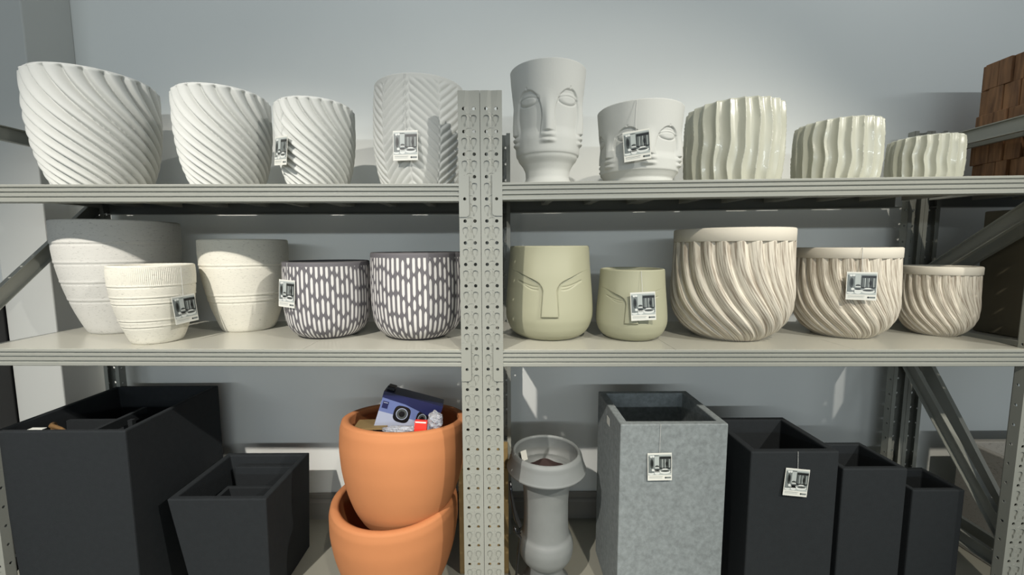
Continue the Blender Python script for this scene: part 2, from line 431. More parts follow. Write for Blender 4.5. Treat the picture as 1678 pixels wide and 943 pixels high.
def shelving(key, xl, xr, label, brace_left=True, brace_right=True, post_src=None):
    """one bay: xl, xr are the outer edges of its uprights"""
    root = empty('shelving_unit', ((xl + xr) / 2, (YF + YB) / 2, 0))
    tag(root, label, 'shelving', 'grey steel shelving bays')
    def part(mb, name, mat, parent=root, bevel=0.0):
        o = mb.build(name, mat, parent, bevel=bevel)
        o.matrix_parent_inverse = Matrix.Identity(4)
        if parent is root: o.location = -root.location
        return o
    pc = [xl + POSTW / 2, xr - POSTW / 2]
    # posts
    h0 = P(767, 178, YF).z
    for k, x in enumerate(pc):
        for back in (0, 1):
            if key == 'l' and k == 0 and back == 0 and not post_src: pass
            me = post_src[0]
            o = bpy.data.objects.new('post', me); COL.objects.link(o); o.parent = root
            if back:
                o.location = Vector((x + (0 if key == 'l' else 0.03), YB, 0)) - root.location; o.rotation_euler = (0, 0, math.pi)
            else:
                o.location = Vector((x, YF, 0)) - root.location
    xi0, xi1 = xl + POSTW, xr - POSTW
    for lvl in ('top', 'mid'):
        zf = ZS[(key, lvl)]
        a = Vector((xi0, YF, zf(xi0))); c = Vector((xi1, YF, zf(xi1)))
        ux, uz = Vector((0, 1, 0)), Vector((0, 0, 1))
        mb = MB(); mb.extr(beam_prof, a, c, ux, uz)
        bm_ = part(mb, 'front_beam', M['steel'])
        for x, s, inn in ((xi0, -1, 'l'), (xi1, 1, 'r')):
            mb = MB()
            xo = x + s * POSTW * 0.47
            z = zf(x)
            connector(mb, x, xo, z + 0.022, z - 0.088, YF, 'r' if s > 0 else 'l', x + s * POSTW / 2, -s)
            # rivets / locking pin
            o = mb.build('connector_plate', M['steel'], bm_)
        a2 = Vector((xi0, YB, zf(xi0))); c2 = Vector((xi1, YB, zf(xi1)))
        mb = MB(); mb.extr(beam_prof, a2, c2, -ux, uz)
        part(mb, 'back_beam', M['steel'])
        # deck: separate folded steel panels
        n = 3
        for i in range(n):
            xa = xi0 - 0.02 + (xi1 - xi0 + 0.04) * i / n + (0.0006 if i else 0); xb = xi0 - 0.02 + (xi1 - xi0 + 0.04) * (i + 1) / n - 0.0006
            mb = MB()
            ya, yb = YF + 0.004, YB - 0.004
            def zz(x, dz): return zf(x) + dz
            T = [(xa, ya, zz(xa, .0010)), (xb, ya, zz(xb, .0010)), (xb, yb, zz(xb, .0010)), (xa, yb, zz(xa, .0010))]
            B = [(x, y, z - 0.0012) for x, y, z in T]
            mb.add(T + B, [(0, 1, 2, 3), (7, 6, 5, 4), (0, 4, 5, 1), (1, 5, 6, 2), (2, 6, 7, 3), (3, 7, 4, 0)])
            # stiffening ribs underneath, clear of the beams
            for fx in (0.02, 0.35, 0.66, 0.97):
                x = xa + (xb - xa) * fx
                zt = zf(x) - 0.0002
                mb.box(x - 0.012, x + 0.012, YF + 0.035, YB - 0.035, zt - 0.022, zt)
            part(mb, 'shelf_panel', M['deck'])
    # side frames: horizontal and diagonal C bars between front and back uprights
    cprof = [(-0.003, -0.022), (0.012, -0.022), (0.012, -0.0195), (0.0, -0.0195), (0.0, 0.0195), (0.012, 0.0195), (0.012, 0.022), (-0.003, 0.022)]
    def bar(A, B, side):
        A = Vector(A); B = Vector(B); d = (B - A).normalized()
        up = Vector((1, 0, 0)).cross(d).normalized()
        mb = MB(); mb.extr(cprof, A, B, Vector((side, 0, 0)), up)
        part(mb, 'side_brace', M['steel'])
    yf_, yb_ = YF + 0.022, YB - 0.022; bs = 0.0 if key == 'l' else 0.03
    zc = ZC
    for flag, x, side in ((brace_left, xl + POSTW * .5, 1), (brace_right, xr - POSTW * .5, -1)):
        if not flag: continue
        bar((x, yf_, zc + 0.345), (x + bs, yb_, zc + 0.345), side)
        bar((x, yf_, zc + 0.125 if flag == 'z' else zc - 0.20), (x + bs, yb_, zc - 0.155 if flag == 'z' else zc + 0.16), side)
        if flag == 'z':
            bar((x, yf_, zc - (0.93 if key == 'n' else 0.87)), (x + bs, yb_, zc - 0.40), side)
            bar((x, yf_, zc - 0.95), (x + bs, yb_, zc - 0.95), side)
        else:
            bar((x, yf_, zc - 0.95), (x + bs, yb_, zc - 0.95), side)
    return root

h0 = P(767, 178, YF).z
pm = post_mesh(0.0, ZTOP, h0)
me_post = bpy.data.meshes.new('post'); me_post.from_pydata(pm.v, [], pm.f)
bm = bmesh.new(); bm.from_mesh(me_post); bmesh.ops.remove_doubles(bm, verts=bm.verts, dist=1e-6)
bmesh.ops.recalc_face_normals(bm, faces=bm.faces); bm.to_mesh(me_post); bm.free()
me_post.materials.append(M['steel'])
XMID = P(788.5, 405, YF).x
XL = P(-61, 405, YF).x - POSTW
XR = P(1707, 405, YF).x + POSTW
G = 0.0006
shelving('l', XL, XMID - G, 'grey perforated steel shelving bay on the left, holding swirl pots and black planters', True, False, (me_post,))
shelving('r', XMID + G, XR, 'grey perforated steel shelving bay on the right, holding face pots and beige pots', False, 'z', (me_post,))
shelving('n', XR + 2 * G, XR + 1.5, 'next grey steel shelving bay beyond the right bay, holding the brown block planter', 'z', False, (me_post,))

# ------------------------------------------------------------------ pots
def hermite(pts, t):
    x = np.array([p[0] for p in pts], float); y = np.array([p[1] for p in pts], float)
    d = np.diff(y) / np.diff(x); mm = np.zeros_like(y)
    mm[0], mm[-1] = d[0], d[-1]
    for i in range(1, len(x) - 1):
        mm[i] = 0 if d[i - 1] * d[i] <= 0 else 2 * d[i - 1] * d[i] / (d[i - 1] + d[i])
    i = np.clip(np.searchsorted(x, t) - 1, 0, len(x) - 2)
    h = x[i + 1] - x[i]; s = (t - x[i]) / h
    return ((2 * s**3 - 3 * s**2 + 1) * y[i] + (s**3 - 2 * s**2 + s) * h * mm[i] + (-2 * s**3 + 3 * s**2) * y[i + 1] + (s**3 - s**2) * h * mm[i + 1])

def revolve(name, Hh, R, prof, thick, NU, NZ, disp=None, mats=None, floor=0.02, twist=None, tsamp=None, rimcurve=0.35, zdisp=None, inner_mat=0, t0=0.0, t1=1.0, inner=True):
    th = np.arange(NU) / NU * 2 * np.pi - np.pi
    t = np.linspace(t0, t1, NZ) if tsamp is None else np.array(tsamp)
    TH, TT = np.meshgrid(th, t)
    base = hermite(prof, t) * R
    rr = base[:, None] + (disp(TH, TT) if disp is not None else np.zeros_like(TT))
    zz = TT * Hh + (zdisp(TH, TT) if zdisp is not None else 0.0)
    rings_r = [rr[k] for k in range(len(t))]; rings_z = [zz[k] for k in range(len(t))]
    vv = list(t); nout = len(t)
    if inner:
        top = rr[-1]; rb = base[-1]; tz = zz[-1]
        inn = top * 0.35 + rb * 0.65 - thick
        for a in (0.25, 0.5, 0.75):
            e = math.sin(a * math.pi) * thick * rimcurve
            rings_r.append(top + (inn - top) * a); rings_z.append(tz + e); vv.append(1.02)
        ti = np.linspace(t1, max(floor / Hh + 0.02, 0.04), 24)
        for k, q in enumerate(ti):
            r = np.full(NU, max(float(hermite(prof, np.array([q]))[0] * R - thick, ), 0.008)); f = max(0, 1 - k / 4)
            rings_r.append(r * (1 - f) + inn * f); rings_z.append(np.full(NU, q * Hh) * (1 - f) + tz * f if k else tz.copy()); vv.append(1.05)
    nr = len(rings_r)
    RR = np.array(rings_r); ZZ = np.array(rings_z)
    X = RR * np.sin(th)[None, :]; Y = -RR * np.cos(th)[None, :]
    V = np.stack([X.ravel(), Y.ravel(), ZZ.ravel()], 1)
    faces = []; uvs = []; mi = []
    tw = (lambda q: 0.0) if twist is None else twist
    us = np.arange(NU + 1) / NU
    for j in range(nr - 1):
        a, c = j * NU, (j + 1) * NU; ua, uc = -tw(vv[j]) / (2 * math.pi), -tw(vv[j + 1]) / (2 * math.pi)
        m_ = 0 if j < nout - 1 else inner_mat
        for i in range(NU):
            i2 = (i + 1) % NU
            faces.append((a + i, a + i2, c + i2, c + i)); mi.append(m_)
            uvs += [us[i] + ua, vv[j], us[i + 1] + ua, vv[j], us[i + 1] + uc, vv[j + 1], us[i] + uc, vv[j + 1]]
    V = V.tolist()
    if inner:
        V.append((0, 0, rings_z[0].mean())); faces_c = [(len(V) - 1, (i + 1) % NU, i) for i in range(NU)]
        V.append((0, 0, rings_z[-1].mean())); b0 = (nr - 1) * NU
        faces_c += [(len(V) - 1, b0 + i, b0 + (i + 1) % NU) for i in range(NU)]
        for f in faces_c: uvs += [0.5, 1.05] * 3
        faces += faces_c; mi += [0] * NU + [inner_mat] * NU
    else:
        pass
    me = bpy.data.meshes.new(name); me.from_pydata(V, [], faces)
    uvl = me.uv_layers.new(name='wrap'); uvl.data.foreach_set('uv', uvs)
    me.polygons.foreach_set('material_index', mi); me.polygons.foreach_set('use_smooth', [True] * len(faces))
    for mm in (mats if isinstance(mats, (list, tuple)) else [mats]): me.materials.append(mm)
    return me

def sst(a, b, x):
    q = np.clip((x - a) / (b - a), 0, 1); return q * q * (3 - 2 * q)

def solve(xl, xr, Y, yref=470, yr=None):
    """centre X, radius for an upright round body whose silhouettes cross pixel columns xl, xr"""
    a = ray(xl, yref); c = ray(xr, yref if yr is None else yr)
    A, C = math.atan2(a.x, a.y), math.atan2(c.x, c.y)
    phi, al = (A + C) / 2, (C - A) / 2
    D = Y / math.cos(phi)
    return D * math.sin(phi), D * math.sin(al), D, phi, al

def ztop_from(px, py, D, R):
    d = ray(px, py); L = math.sqrt(D * D - R * R)
    return ZC + d.z / math.hypot(d.x, d.y) * L

POTS = {}
def place(name, me, X, Y, z, rz, label, cat, group=None):
    o = bpy.data.objects.new(name, me); COL.objects.link(o)
    o.location = (X, Y, z + 0.0012); o.rotation_euler = (0, 0, rz)
    tag(o, label, cat, group)
    return o

def zshelf(lvl, X):
    return ZS[('l' if X < XMID else 'r', lvl)](X)

# --- white swirl pots, top left
def swirl_disp(N, tw, p, amp):
    def f(TH, TT):
        T = tw * (1 - TT) ** p
        fr = np.mod((TH - T) * N / (2 * np.pi), 1.0)
        # rounded crest with one steeper side
        sk = np.where(fr < 0.26, fr / 0.26, (1 - fr) / 0.74)
        rid = np.sin(sk * np.pi / 2) ** 0.95
        return amp * (rid - 0.6) * sst(1.0, 0.98, TT) * sst(0.0, 0.05, TT)
    return f
prof_swirl = [(0, .64), (.03, .69), (.12, .78), (.3, .90), (.5, .97), (.7, 1.0), (.85, 1.0), (1, .995)]
for k, (xl, xr, Y, lx, ly, N, lab) in enumerate([
        (32, 262, 1.36, 34, 113, 21, 'largest white spiral-ribbed pot at the left end of the top shelf'),
        (280, 445, 1.345, 283, 148, 21, 'medium white spiral-ribbed pot, second from the left on the top shelf'),
        (449, 582, 1.335, 453, 171, 21, 'small white spiral-ribbed pot with a photo tag at its left edge, top shelf')]):
    X, R, D, phi, al = solve(xl, xr, Y, ly + 10, ly + 80)
    z0 = zshelf('top', X); zt = ztop_from(lx, ly, D, R); Hh = zt - z0
    me = revolve('swirl_pot', Hh, R - 0.002, prof_swirl, 0.012, 600, 110, swirl_disp(N, 2.6, 1.5, 0.0205 * R / 0.16), M['rib_white'])
    POTS['swirl%d' % k] = (place('swirl_pot', me, X, Y, z0, 0.13 * k, lab, 'pot', 'white spiral-ribbed pots'), X, Y, R, Hh, z0, prof_swirl)

# --- white chevron pot
X, R, D, phi, al = solve(612, 763, 1.335, 210)
z0 = zshelf('top', X); Hh = ztop_from(615, 143, D, R * .96) - z0
prof_chev = [(0, .80), (.04, .84), (.2, .94), (.45, 1.0), (.7, .995), (1, .955)]
def chev(TH, TT):
    NC = 10
    u = np.mod(TH * NC / (2 * np.pi) + 0.3, 2.0)
    tri = np.abs(u - 1.0)
    ph = TT * 13 - tri * 3.0
    fr = np.mod(ph, 1.0); rid = np.sin(np.where(fr < .65, fr / .65, (1 - fr) / .35) * np.pi / 2)
    near = np.abs(tri - np.round(tri))
    return 0.0050 * (rid - .6) * sst(0.0, 0.06, near) * sst(.98, .93, TT) * sst(0, .04, TT)
me = revolve('chevron_pot', Hh, R, prof_chev, 0.012, 560, 150, chev, M['matte_white'])
POTS['chev'] = (place('chevron_pot', me, X, 1.335, z0, 0.15, 'white chevron-ribbed pot beside the centre posts on the top shelf', 'pot'), X, 1.335, R, Hh, z0, prof_chev)

# --- white many-faced urn and bowl
def face_disp(n, d, tb, te, tnose, tl1, tl2, arch, sc):
    half = 180.0 / n
    def f(TH, TT):
        deg = np.degrees(TH)
        u = np.mod(deg + half - half, 2 * half)            # 0 at a nose
        u = np.where(u > half, u - 2 * half, u)             # signed from the nose
        e = half - np.abs(u)                                # from the eye centre line
        w = half * 0.70
        tt = np.clip((TT - arch) / (tb - arch), 0, 1)
        wt = np.where(TT < arch, w * (1 - 0.10 * sst(arch, tnose, TT)), w * np.sqrt(np.clip(1 - tt ** 2, 0, 1)))
        inside = sst(-1.0, 1.6, wt - e) * sst(tb + .002, tb - .012, TT)
        fade = sst(tnose - .06, tnose + .05, TT)
        out = -0.0042 * sc * inside * fade
        # nose
        nose = np.exp(-(np.abs(u) / (half * .21)) ** 2.4) * sst(tb + .02, tnose + .03, TT) * sst(tnose - .012, tnose + .006, TT)
        out = out + 0.0075 * sc * nose
        # outline of the oval
        out = out - 0.0014 * sc * np.exp(-((wt - e) / 1.1) ** 2) * fade * (TT < tb + .02)
        # lid lines and eyeball
        ew = w * 0.80; eh = (tb - te) * 0.62
        q = np.sqrt((e / ew) ** 2 + ((TT - te) / eh) ** 2)
        out = out + 0.0022 * sc * sst(1.0, .55, q) - 0.0018 * sc * np.exp(-((q - 1) / .10) ** 2)
        lid = te + eh * .42 * (1 - (e / ew) ** 2)
        out = out - 0.0018 * sc * np.exp(-((TT - lid) / (eh * .10)) ** 2) * (e < ew * .97)
        q2 = np.sqrt((e / (w * .80)) ** 2 + (np.clip(TT - te + .01, 0, 1) / ((tb - te) * .74)) ** 2)
        out = out + 0.0017 * sc * np.exp(-((q2 - 1) / .09) ** 2) * sst(te - .005, te + .015, TT)
        # lips
        lw = half * .30
        for tl, hh, aa in ((tl1, .020, .0070), (tl2, .017, .0068)):
            out = out + aa * sc * np.exp(-(np.abs(u) / lw) ** 3 - (np.abs(TT - tl) / (hh * d)) ** 2.6)
        return out
    return f
X, R, D, phi, al = solve(836, 960.5, 1.30, 122)
z0 = zshelf('top', X); Hh = ztop_from(838, 124, D, R) - z0
prof_urnface = [(0, .70), (.025, .71), (.06, .63), (.10, .585), (.14, .59), (.20, .66), (.255, .78), (.275, .80), (.285, .83), (.31, .845), (.5, .87), (.7, .91), (.9, .975), (1, 1.0)]
me = revolve('face_urn', Hh, R, prof_urnface, 0.009, 560, 240, face_disp(5, 1.0, .785, .705, .45, .415, .37, .57, 1.3), M['matte_white'])
POTS['urnf'] = (place('face_urn', me, X, 1.30, z0, R_(-5), 'tall white footed planter with sculpted faces, right of the centre posts', 'pot', 'white sculpted face pots'), X, 1.30, R, Hh, z0, prof_urnface)
X, R, D, phi, al = solve(979, 1122, 1.30, 187)
z0 = zshelf('top', X); Hh = ztop_from(981, 191, D, R) - z0
prof_bowl = [(0, .80), (.05, .80), (.09, .79), (.13, .83), (.17, .88), (.185, .905), (.2, .91), (.4, .92), (.6, .94), (.8, .97), (1, 1.0)]
me = revolve('face_bowl', Hh, R, prof_bowl, 0.009, 560, 200, face_disp(6, 1.35, .70, .60, .36, .315, .25, .44, 1.3), M['matte_white'])
POTS['bowlf'] = (place('face_bowl', me, X, 1.30, z0, R_(-18 + 14), 'low white bowl planter with sculpted faces and a photo tag, top shelf', 'pot', 'white sculpted face pots'), X, 1.30, R, Hh, z0, prof_bowl)

# --- glossy wavy flute pots
def wavy(N, amp, seed):
    def f(TH, TT):
        x = TH * N / (2 * np.pi) + 0.07 * np.sin(TT * 8.0 + seed) + 0.035 * np.sin(TT * 14 + seed + 3 * TH)
        fr = np.mod(x, 1.0); k = np.floor(x)
        sc = 1 - np.abs(np.sin(np.pi * fr)) ** 0.9
        wob = 0.35 * np.sin(TT * 10 + 2.4 * k + seed)
        return amp * (sc - .45) * (1 + .5 * wob) + amp * .22 * wob * np.sin(fr * np.pi)
    return f
prof_wavy = [(0, .90), (.04, .93), (.2, .97), (.5, .995), (.8, .985), (1, .955)]
for k, (xl, xr, Y, rx, ry, N, lab) in enumerate([
        (1121, 1288, 1.335, 1282, 171, 23, 'largest glossy white pot with wavy vertical flutes, beside the face bowl'),
        (1297, 1449, 1.335, 1446, 197, 23, 'medium glossy white pot with wavy vertical flutes, middle one of its three'),
        (1448, 1582, 1.335, 1579, 223, 22, 'smallest glossy white wavy-fluted pot, next to the brown block planter')]):
    X, R, D, phi, al = solve(xl, xr, Y, ry + 50)
    z0 = zshelf('top', X); Hh = ztop_from(rx, ry, D, R * .96) - z0
    zd = lambda TH, TT, R=R: -0.003 * sst(.9, 1, TT) * np.mod(TH * 20 / (2 * np.pi), 1.0)
    me = revolve('fluted_pot', Hh, R - .003, prof_wavy, 0.012, 520, 90, wavy(N, 0.0105 * R / .14, k * 1.7), M['gloss_white'], zdisp=None)
    POTS['wavy%d' % k] = (place('fluted_pot', me, X, Y, z0, 0.2 * k, lab, 'pot', 'glossy white wavy-fluted pots'), X, Y, R, Hh, z0, prof_wavy)

# --- middle row: chalky white pots with bands
def banded(lines, R, comb=None):
    def f(TH, TT):
        o = np.zeros_like(TT)
        for tl in lines:
            o = o - 0.0016 * np.exp(-((TT - tl) / .006) ** 2) + 0.0012 * np.exp(-((TT - tl - .018) / .010) ** 2)
        if comb:
            fr = np.sin(TH * 150)
            o = o + 0.0007 * fr * sst(comb, comb + .02, TT) * sst(.985, .96, TT)
        return o
    return f
prof_chalk = [(0, .57), (.015, .60), (.1, .68), (.3, .82), (.5, .92), (.7, .98), (.88, 1.0), (1, .995)]
for k, (xl, xr, Y, rx, ry, mat, lines, comb, NU, lab) in enumerate([
        (77, 297, 1.415, 79, 363, 'speckle', (.30, .46, .63, .80), None, 160, 'large pitted white bowl pot at the left end of the middle shelf'),
        (172, 322, 1.24, 174, 438, 'speckle_cream', (.22, .30, .52, .60, .74), .76, 900, 'small cream pitted pot with a photo tag, in front of the large white one'),
        (322, 473, 1.435, 324, 395, 'speckle_cream', (.33, .40, .72), None, 160, 'medium pitted cream pot behind the small one, beside the dashed pots')]):
    X, R, D, phi, al = solve(xl, xr, Y, ry + 20)
    z0 = zshelf('mid', X); Hh = ztop_from(rx, ry, D, R) - z0
    me = revolve('chalk_pot', Hh, R, prof_chalk, 0.010, NU, 150, banded(lines, R, comb), M[mat])
    POTS['chalk%d' % k] = (place('chalk_pot', me, X, Y, z0, 0, lab, 'pot', 'pitted white stone pots'), X, Y, R, Hh, z0, prof_chalk)

# --- dashed pots
prof_dash = [(0, .62), (.015, .67), (.06, .79), (.14, .90), (.26, .965), (.45, .995), (.65, 1.0), (1, .985)]
for k, (xl, xr, Y, rx, ry, mat, lab) in enumerate([
        (462, 608, 1.345, 464, 431, 'dash', 'shorter dark grey pot with white dashes, tag at its left edge'),
        (607, 759, 1.34, 609, 416, 'dash_b', 'taller dark grey pot with white dashes, next to the centre posts')]):
    X, R, D, phi, al = solve(xl, xr, Y)
    z0 = zshelf('mid', X); Hh = ztop_from(rx, ry, D, R) - z0
    me = revolve('dashed_pot', Hh, R, prof_dash, 0.009, 120, 60, None, [M[mat], M['dash_in']], inner_mat=1)
    POTS['dash%d' % k] = (place('dashed_pot', me, X, Y, z0, 0.4 * k, lab, 'pot', 'dark grey pots with white dashes'), X, Y, R, Hh, z0, prof_dash)

# --- sage face pots
def sage_face(sc, fc):
    wt = [(.0, 10.5), (.26, 10.5), (.55, 8.6), (.585, 9.8), (.615, 12.2), (.645, 17.0), (.67, 23.5), (.695, 31.5), (.715, 39.0), (.735, 47.0), (.755, 60.0), (1.0, 90)]
    xs = [a for a, _ in wt]; ys = [c for _, c in wt]
    def f(TH, TT):
        s = np.abs(np.degrees(TH))
        w = np.interp(TT, xs, ys)
        slope = np.where(TT > .62, 2.6, 1.2)
        step = sst(-slope * .6, slope * .6, w - s)
        hgt = 0.0072 * sc * (1 - .90 * sst(20, 50, s)) * sst(1.0, .66, TT)
        hgt = hgt * sst(.268, .288, TT)
        o = hgt * step
        o = o - 0.0022 * sc * np.exp(-((w - s + slope * .4) / (slope * .7)) ** 2) * sst(.27, .3, TT) * (1 - sst(40, 52, s)) * (TT < .76)
        te = .59 + .055 * sst(12, 46, s) - .012 * np.sin((s - 12) / 34 * np.pi)
        for dz, a in ((0, .0022), (-.03, .0016)):
            o = o - a * sc * np.exp(-((TT - te - dz * sst(48, 20, s)) / .0075) ** 2) * sst(13, 17, s) * sst(48, 42, s)
        return o
    return f
prof_sage = [(0, .66), (.015, .72), (.06, .84), (.14, .94), (.24, .995), (.30, 1.0), (.4, .99), (.6, .955), (.8, .92), (1, .895)]
for k, (xl, xr, xrl, yrl, Y, lab) in enumerate([
        (829, 972, 964, 405, 1.335, 'tall sage green pot with a sculpted nose and brow, right of the centre posts'),
        (977, 1095.5, 1087, 443, 1.305, 'small sage green face pot with a photo tag over its nose')]):
    X, R, D, phi, al = solve(xl, xr, Y)
    z0 = zshelf('mid', X); Hh = ztop_from(xrl, yrl, D, R * .9) - z0
    me = revolve('face_pot', Hh, R, prof_sage, 0.009, 560, 220, sage_face(R / .137, 0), M['sage'])
    POTS['sage%d' % k] = (place('face_pot', me, X, Y, z0, -phi + R_(1.0), lab, 'pot', 'sage green face pots'), X, Y, R, Hh, z0, prof_sage)

# --- carved beige pots: twisted ridged body with a smooth rim band
prof_beige = [(0, .56), (.015, .60), (.06, .72), (.12, .83), (.2, .925), (.3, .985), (.4, 1.0), (.6, .985), (.8, .968), (1, .96)]
def twist_b(q): return 1.1 * max(0.0, 1 - q) ** 2.5 if q <= 1 else 0.0
def ridges_b(N, amp):
    def f(TH, TT):
        T = 1.1 * np.clip(1 - TT, 0, 1) ** 2.5
        fr = np.mod((TH - T) * N / (2 * np.pi), 1.0)
        sk = np.where(fr < .72, fr / .72, (1 - fr) / .28)
        return amp * (np.sin(sk * np.pi / 2) - .7) * sst(.02, .10, TT)
    return f
BAND = .885
for k, (xl, xr, Y, rx, ry, N, lab) in enumerate([
        (1098, 1305, 1.325, 1302, 374, 24, 'largest carved beige pot with twisted ridges, beside the small sage pot'),
        (1297, 1480.5, 1.34, 1479, 406, 24, 'medium carved beige pot with a photo tag, between its larger and smaller versions'),
        (1470, 1613, 1.345, 1612, 438, 24, 'smallest carved beige pot with twisted ridges, at the right end of the middle shelf')]):
    X, R, D, phi, al = solve(xl, xr, Y)
    z0 = zshelf('mid', X); Hh = ztop_from(rx, ry, D, R * .96) - z0
    root = empty('carved_pot', (X, Y, z0 + .0012)); tag(root, lab, 'pot', 'carved beige pots')
    me = revolve('body', Hh, R - .003, prof_beige, 0.012, 720, 110, ridges_b(N, 0.0105 * R / .17), [M['beige'], M['beige_rim']], twist=twist_b, t1=BAND, inner=True, inner_mat=1)
    o = bpy.data.objects.new('body', me); COL.objects.link(o); o.parent = root
    rb = 0.962 * R
    mb = MB(); n = 96
    zb0, zb1 = BAND * Hh - .001, Hh
    prof = [(rb - .011, zb0), (rb - .001, zb0), (rb + .001, zb0 + .002), (rb + .001, zb1 - .004), (rb - .001, zb1 - .001), (rb - .004, zb1), (rb - .009, zb1), (rb - .0115, zb1 - .003)]
    vs = []; fs = []
    for i in range(n):
        a = 2 * math.pi * i / n
        vs += [(r * math.sin(a), -r * math.cos(a), z) for r, z in prof]
    for i in range(n):
        for j in range(len(prof)):
            j2 = (j + 1) % len(prof); i2 = (i + 1) % n; m_ = len(prof)
            fs.append((i * m_ + j, i2 * m_ + j, i2 * m_ + j2, i * m_ + j2))
    mb.add(vs, fs)
    rim = mb.build('rim', M['beige_rim'], root, smooth=True)
    POTS['beige%d' % k] = (root, X, Y, R, Hh, z0, prof_beige)

# --- terracotta pots, stacked
prof_terra = [(0, .54), (.015, .58), (.08, .66), (.2, .77), (.4, .89), (.6, .965), (.8, 1.0), (.92, 1.0), (1, .975)]
Y = 1.315
X, R, D, phi, al = solve(552, 762, Y, yref=720)
TH_ = 0.325
me = revolve('terracotta_pot', TH_, R, prof_terra, 0.024, 160, 70, None, M['terra'], rimcurve=.18, floor=.03)
zr_up = P(660, 683, Y).z
up_pot = place('terracotta_pot', me, X, Y, zr_up - TH_, 0, 'upper terracotta pot stacked in another, holding a blue retail box', 'pot', 'stacked terracotta pots')
up_pot.rotation_euler = (R_(-8), R_(1.5), 0)
up_pot.location.y -= 0.04
X2, R2, D2, phi2, al2 = solve(538, 750, Y - .02, yref=840)
low_pot = place('terracotta_pot', revolve('terracotta_pot', 0.320, R2, prof_terra, 0.026, 160, 70, None, M['terra'], rimcurve=.18, floor=.03), X2, Y - .02, 0, 0,
                'lower terracotta pot on the floor with the other one nested in it', 'pot', 'stacked terracotta pots')

# --- grey stone urn
Yu = 1.30
X, R, D, phi, al = solve(830.5, 961, Yu, yref=750)
zr = P(895, 740, Yu).z
k_ = R
prof_abs = [(0.0, .62), (.03, .62), (.05, .58), (.075, .48), (.11, .43), (.15, .42), (.17, .43), (.18, .47), (.215, .60), (.27, .685), (.32, .70), (.375, .66), (.395, .615), (.405, .59),
            (.50, .565), (.62, .56), (.72, .58), (.80, .62), (.862, .67), (.872, .92), (.880, .99), (.889, 1.0), (.898, .985), (.925, .95), (.96, .912), (.988, .89), (1, .865)]
ts = np.concatenate([np.linspace(0, .84, 70), np.linspace(.848, 1, 60)])
me = revolve('stone_urn', zr, R, prof_abs, 0.012, 96, len(ts), None, [M['urn']], tsamp=ts, floor=.12, rimcurve=.5)
urn_o = place('stone_urn', me, X, Yu, 0, 0, 'grey stone pedestal urn with a flared lip, on the floor beside the centre posts', 'urn')
urnX, urnR, urnZ = X, R, zr
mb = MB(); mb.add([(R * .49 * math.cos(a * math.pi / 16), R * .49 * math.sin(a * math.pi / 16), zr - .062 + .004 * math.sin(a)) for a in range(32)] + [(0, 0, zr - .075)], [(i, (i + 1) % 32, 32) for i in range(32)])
mb.build('shade_disc', M['dark_in'], urn_o)  # added dark disc, paints the shade of the deep hollow below the lip

# ------------------------------------------------------------------ box planters
def planter(name, x0, x1, y0, y1, zt, tap, wall, mat, label, group=None, cat='planter', lip=None, depth=None, bevel=.004, cut=None):
    """hollow square planter; tap = inset of the base (left, right, front, back)"""
    cx, cy = (x0 + x1) / 2, (y0 + y1) / 2
    root_loc = (cx, cy, 0.0005)
    mb = MB(); l, r_, f, bk = tap
    T = [(x0 - cx, y0 - cy, zt), (x1 - cx, y0 - cy, zt), (x1 - cx, y1 - cy, zt), (x0 - cx, y1 - cy, zt)]
    B = [(x0 - cx + l, y0 - cy + f, 0), (x1 - cx - r_, y0 - cy + f, 0), (x1 - cx - r_, y1 - cy - bk, 0), (x0 - cx + l, y1 - cy - bk, 0)]
    w = wall
    I = [(x0 - cx + w, y0 - cy + w, zt), (x1 - cx - w, y0 - cy + w, zt), (x1 - cx - w, y1 - cy - w, zt), (x0 - cx + w, y1 - cy - w, zt)]
    dz = zt * .75 if depth is None else depth
    w2 = w if lip is None else lip
    q = dz / zt
    J = [(T[i][0] + (B[i][0] - T[i][0]) * q + (w2 if i in (0, 3) else -w2), T[i][1] + (B[i][1] - T[i][1]) * q + (w2 if i in (0, 1) else -w2), zt - dz) for i in range(4)]
    vs = T + B + I + J
    fs = [(4, 7, 6, 5), (12, 13, 14, 15)]
    for i in range(4):
        j = (i + 1) % 4
        fs += [(i, j, 8 + j, 8 + i), (4 + i, 4 + j, j, i), (8 + i, 8 + j, 12 + j, 12 + i)]
    mb.add(vs, fs)
    o = mb.build(name, mat, None, loc=root_loc, bevel=bevel)
    tag(o, label, cat, group)
    return o

BL = 'black square planters'
# A: large black planter on the left
ya = 1.155
za = P(205, 707, ya).z
xa0, xa1 = P(-14, 706, ya).x, P(205, 707, ya).x
yb = min(1.60, Pz(368, 632, za).y)
A = planter('box_planter', xa0, xa1, ya, yb, za, (.035, 0.0, 0.0, 0.0), .016, M['black'], 'largest black square planter, on the floor at the far left', BL)
